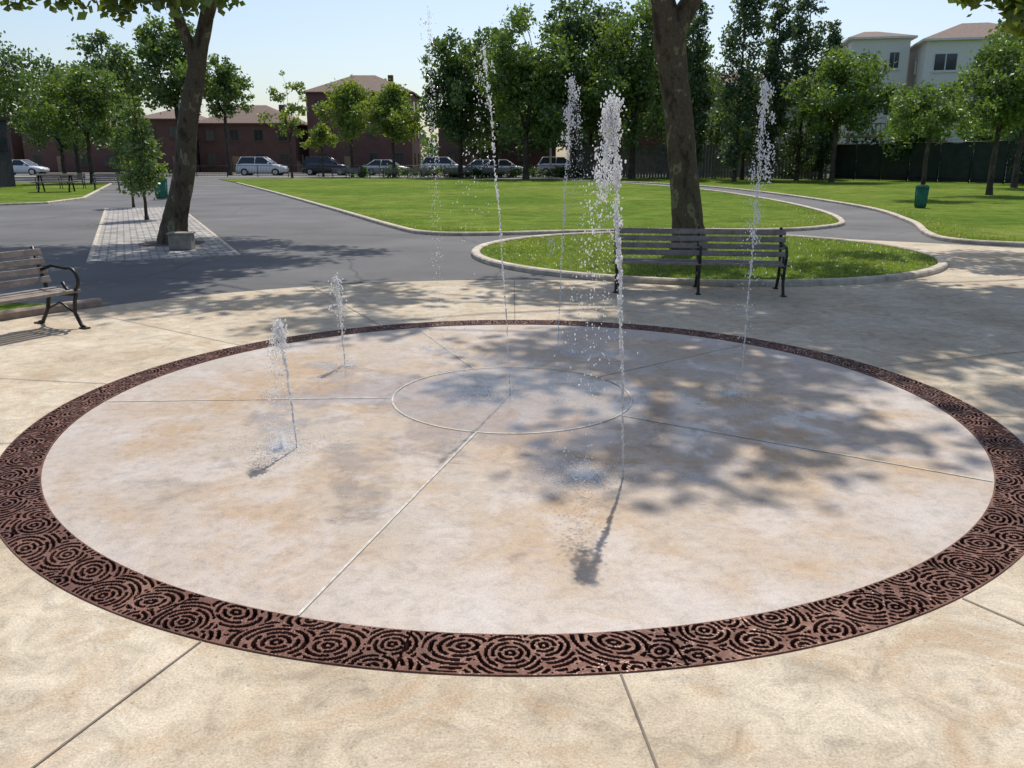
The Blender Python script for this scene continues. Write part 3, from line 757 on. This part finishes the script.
for (x, col, suv, y, rz) in [(-27.2, 'white', True, 93.2, 0), (-20.8, 'black', True, 96, 0), (-14.2, 'white', False, 97, 0), (-7.8, 'white', True, 98, 0), (-4.0, 'silver', False, 104, 3.14), (-1, 'white', False, 98, 0), (5.5, 'silver', True, 98, 0),
                             (-55, 'white', False, 96, 0), (-61, 'silver', False, 96, 0)]:
    car(x, y, rz, col, suv)

def lamp(x, y, h=7.5):
    o = Obj('street_lamp', (x, y, 0)); o.tube('pole', M['metal'], [(0, 0, 0), (0, 0, h*.9), (.1, 0, h*.98), (.8, 0, h+.1), (1.5, 0, h)], [.11, .07, .06, .05, .05], 8)
    o.tube('base', M['metal'], [(0, 0, 0), (0, 0, .5)], [.2, .16], 8); o.box('lamp_head', M['metal'], (1.8, 0, h-.02), (.7, .28, .14), bevel=.04); o.done()
lamp(-34, 89, 7.6); lamp(4, 89, 7.6); lamp(-58, 89, 7.6)

# ------------------------------------------------------------------ water jets
t_ = (1+5**.5)/2
ICO = np.array([(-1, t_, 0), (1, t_, 0), (-1, -t_, 0), (1, -t_, 0), (0, -1, t_), (0, 1, t_), (0, -1, -t_), (0, 1, -t_), (t_, 0, -1), (t_, 0, 1), (-t_, 0, -1), (-t_, 0, 1)]); ICO /= np.linalg.norm(ICO[0])
ICF = np.array([(0, 11, 5), (0, 5, 1), (0, 1, 7), (0, 7, 10), (0, 10, 11), (1, 5, 9), (5, 11, 4), (11, 10, 2), (10, 7, 6), (7, 1, 8), (3, 9, 4), (3, 4, 2), (3, 2, 6), (3, 6, 8), (3, 8, 9), (4, 9, 5), (2, 4, 11), (6, 2, 10), (8, 6, 7), (9, 8, 1)])
def drops(name, P, R, stretch, mat, parent):
    P = np.asarray(P); n = len(P)
    sc = np.stack([R, R, R*stretch], -1)
    V = (P[:, None, :]+ICO[None]*sc[:, None, :]).reshape(-1, 3)
    F = (ICF[None]+(np.arange(n)*12)[:, None, None]).reshape(-1, 3)
    return big_mesh(name, V, F, mat, True, parent)
def jet(x, y, H, tx, ty, seed, core=500, topn=160, fall=350, fdx=-0.15, fdy=-0.05, spread=0.05, splash=600, ssig=0.18, dense=1.0, crest=0.35, fl=0.6, sox=0.0, soy=0.0, ragged=0.5):
    """core: rising thread; topn: crest; fall: dropping spray that thins out downwards"""
    r = np.random.RandomState(seed); P = []; R = []; S = []
    e = bpy.data.objects.new('water_jet', None); COL.objects.link(e)
    f = np.sort(r.rand(core))**0.9
    pulse = 0.5+0.5*np.sin(f*37+seed)*np.sin(f*91)
    w = (0.0010+0.009*f**1.6*(0.5+0.9*pulse))*dense
    P.append(np.stack([x+tx*f**1.3+r.normal(0, 1, core)*w+0.006*np.sin(f*23+seed)*f, y+ty*f+r.normal(0, 1, core)*w, H*f], -1)); R.append(r.uniform(.0016, .0040, core)*(0.7+0.8*pulse)); S.append(r.uniform(1.3, 3.2, core))
    nb = 22; bq = np.sort(np.abs(r.normal(0, 1, nb)))*crest*0.6; bq = np.minimum(bq, H*0.9)
    bw = (0.006+0.045*np.sqrt(bq/(crest+1e-6)))*dense*ragged*1.3; bx = r.normal(0, 1, nb)*bw; by = r.normal(0, 1, nb)*bw
    bi = r.randint(0, nb, topn); bs = r.uniform(.004, .017, nb)*dense
    P.append(np.stack([x+tx+bx[bi]+r.normal(0, 1, topn)*bs[bi], y+ty+by[bi]+r.normal(0, 1, topn)*bs[bi], H-bq[bi]+r.normal(0, 2.2, topn)*bs[bi]], -1)); R.append(r.uniform(.0014, .0052, topn)*dense**.4); S.append(r.uniform(.8, 2.4, topn))
    k = np.minimum(r.exponential(fl*0.5, fall), 1.0); k = np.where(k >= 1, r.rand(fall), k); g = np.round(r.rand(fall)*7)/7
    fx = fdx*(-0.15+g*1.15)*k**.55; fy = fdy*k**.5
    P.append(np.stack([x+tx+fx+r.normal(0, 1, fall)*spread*(.10+.6*k), y+ty+fy+r.normal(0, 1, fall)*spread*(.3+k), H*(1-k)], -1)); R.append(r.uniform(.0011, .0040, fall)); S.append(r.uniform(1, 2.4, fall))
    P = np.concatenate(P); R = np.concatenate(R); S = np.concatenate(S)
    P[:, 2] = np.maximum(P[:, 2], R+0.005)
    drops('stream', P, R, S, M['water'], e)
    # splash: flat beads on the wet floor plus a low crown of spray
    an = r.rand(splash)*2*math.pi; q = np.abs(r.normal(0, ssig, splash))*np.where(r.rand(splash) < .35, .35, 1)
    lob = 1+0.4*np.sin(an*3+seed)
    hgt = np.abs(r.normal(0, .05, splash))*(r.rand(splash) < 0.35)
    Rs = r.uniform(.0010, .0034, splash)
    Ps = np.stack([x+fdx*.6+sox+np.cos(an)*q*lob*1.15, y+fdy+soy+np.sin(an)*q*lob*1.1, 0.006+hgt*np.exp(-q/ssig)], -1)
    Ps[:, 2] = np.maximum(Ps[:, 2], Rs*0.3+0.005)
    drops('splash', Ps, Rs, r.uniform(.3, .8, splash), M['froth'], e)
jet(0.578, 4.04, 1.86, -0.11, 0.0, 1, core=1900, topn=900, fall=1300, fdx=-0.24, fdy=-0.02, spread=0.085, splash=3600, ssig=0.18, dense=1.3, crest=0.5, fl=0.55, sox=-0.05, soy=0.03)
jet(-0.014, 5.62, 2.30, -0.16, 0.0, 2, core=560, topn=110, fall=220, fdx=-0.3, fdy=0.0, spread=0.12, splash=1200, ssig=0.22, dense=0.8, crest=0.5, fl=0.6, ragged=1.3)
jet(0.40, 7.05, 2.25, 0.08, 0.0, 3, core=600, topn=520, fall=600, fdx=0.2, fdy=-0.1, spread=0.08, splash=1800, ssig=0.24, dense=1.2, crest=0.75, fl=0.7, ragged=0.6)
jet(1.63, 5.69, 2.08, 0.02, 0.0, 4, core=700, topn=600, fall=650, fdx=-0.12, fdy=-0.05, spread=0.07, splash=2000, ssig=0.2, dense=1.2, crest=0.8, fl=0.7, ragged=0.6)
jet(-1.35, 6.50, 0.71, -0.03, 0.0, 5, core=350, topn=260, fall=320, fdx=0.05, fdy=-0.03, spread=0.035, splash=1300, ssig=0.14, dense=1.0, crest=0.2, fl=0.9)
jet(-1.237, 4.50, 0.75, -0.05, 0.0, 6, core=420, topn=260, fall=750, fdx=-0.15, fdy=0.0, spread=0.045, splash=3400, ssig=0.13, dense=0.95, crest=0.2, fl=1.0)
jet(-0.60, 6.95, 2.75, -0.05, 0.0, 7, core=40, topn=60, fall=480, fdx=0.06, fdy=0.0, spread=0.06, splash=1000, ssig=0.2, dense=1.6, crest=0.9, fl=1.4)

# ------------------------------------------------------------------ light, sky, camera
el = math.radians(59); az = math.radians(9)
w = bpy.data.worlds.new('World'); SC.world = w; w.use_nodes = True
nt = w.node_tree; bg = nt.nodes['Background']; sky = nt.nodes.new('ShaderNodeTexSky'); sky.sky_type = 'NISHITA'
sky.sun_disc = False; sky.sun_elevation = el; sky.sun_rotation = az; sky.air_density = 1.0; sky.dust_density = 1.8; sky.ozone_density = 2.0
nt.links.new(sky.outputs[0], bg.inputs[0]); bg.inputs[1].default_value = 0.145
L = bpy.data.lights.new('sun', 'SUN'); L.energy = 4.2; L.angle = math.radians(0.53); L.color = (1, 0.95, 0.87)
lo = bpy.data.objects.new('sun', L); COL.objects.link(lo)
d = Vector((-math.sin(az)*math.cos(el), -math.cos(az)*math.cos(el), -math.sin(el)))
lo.rotation_euler = d.to_track_quat('-Z', 'Y').to_euler(); lo.location = (5, 30, 40)

cam = bpy.data.cameras.new('camera'); co = bpy.data.objects.new('camera', cam); COL.objects.link(co)
cam.sensor_width = 36; cam.lens = 36*828/1024; cam.clip_end = 3000; cam.clip_start = 0.05
co.location = (0, 0, 1.6); co.rotation_euler = (math.radians(90-15.13), 0, 0)
SC.camera = co
SC.view_settings.view_transform = 'Standard'; SC.view_settings.look = 'None'; SC.view_settings.exposure = 0
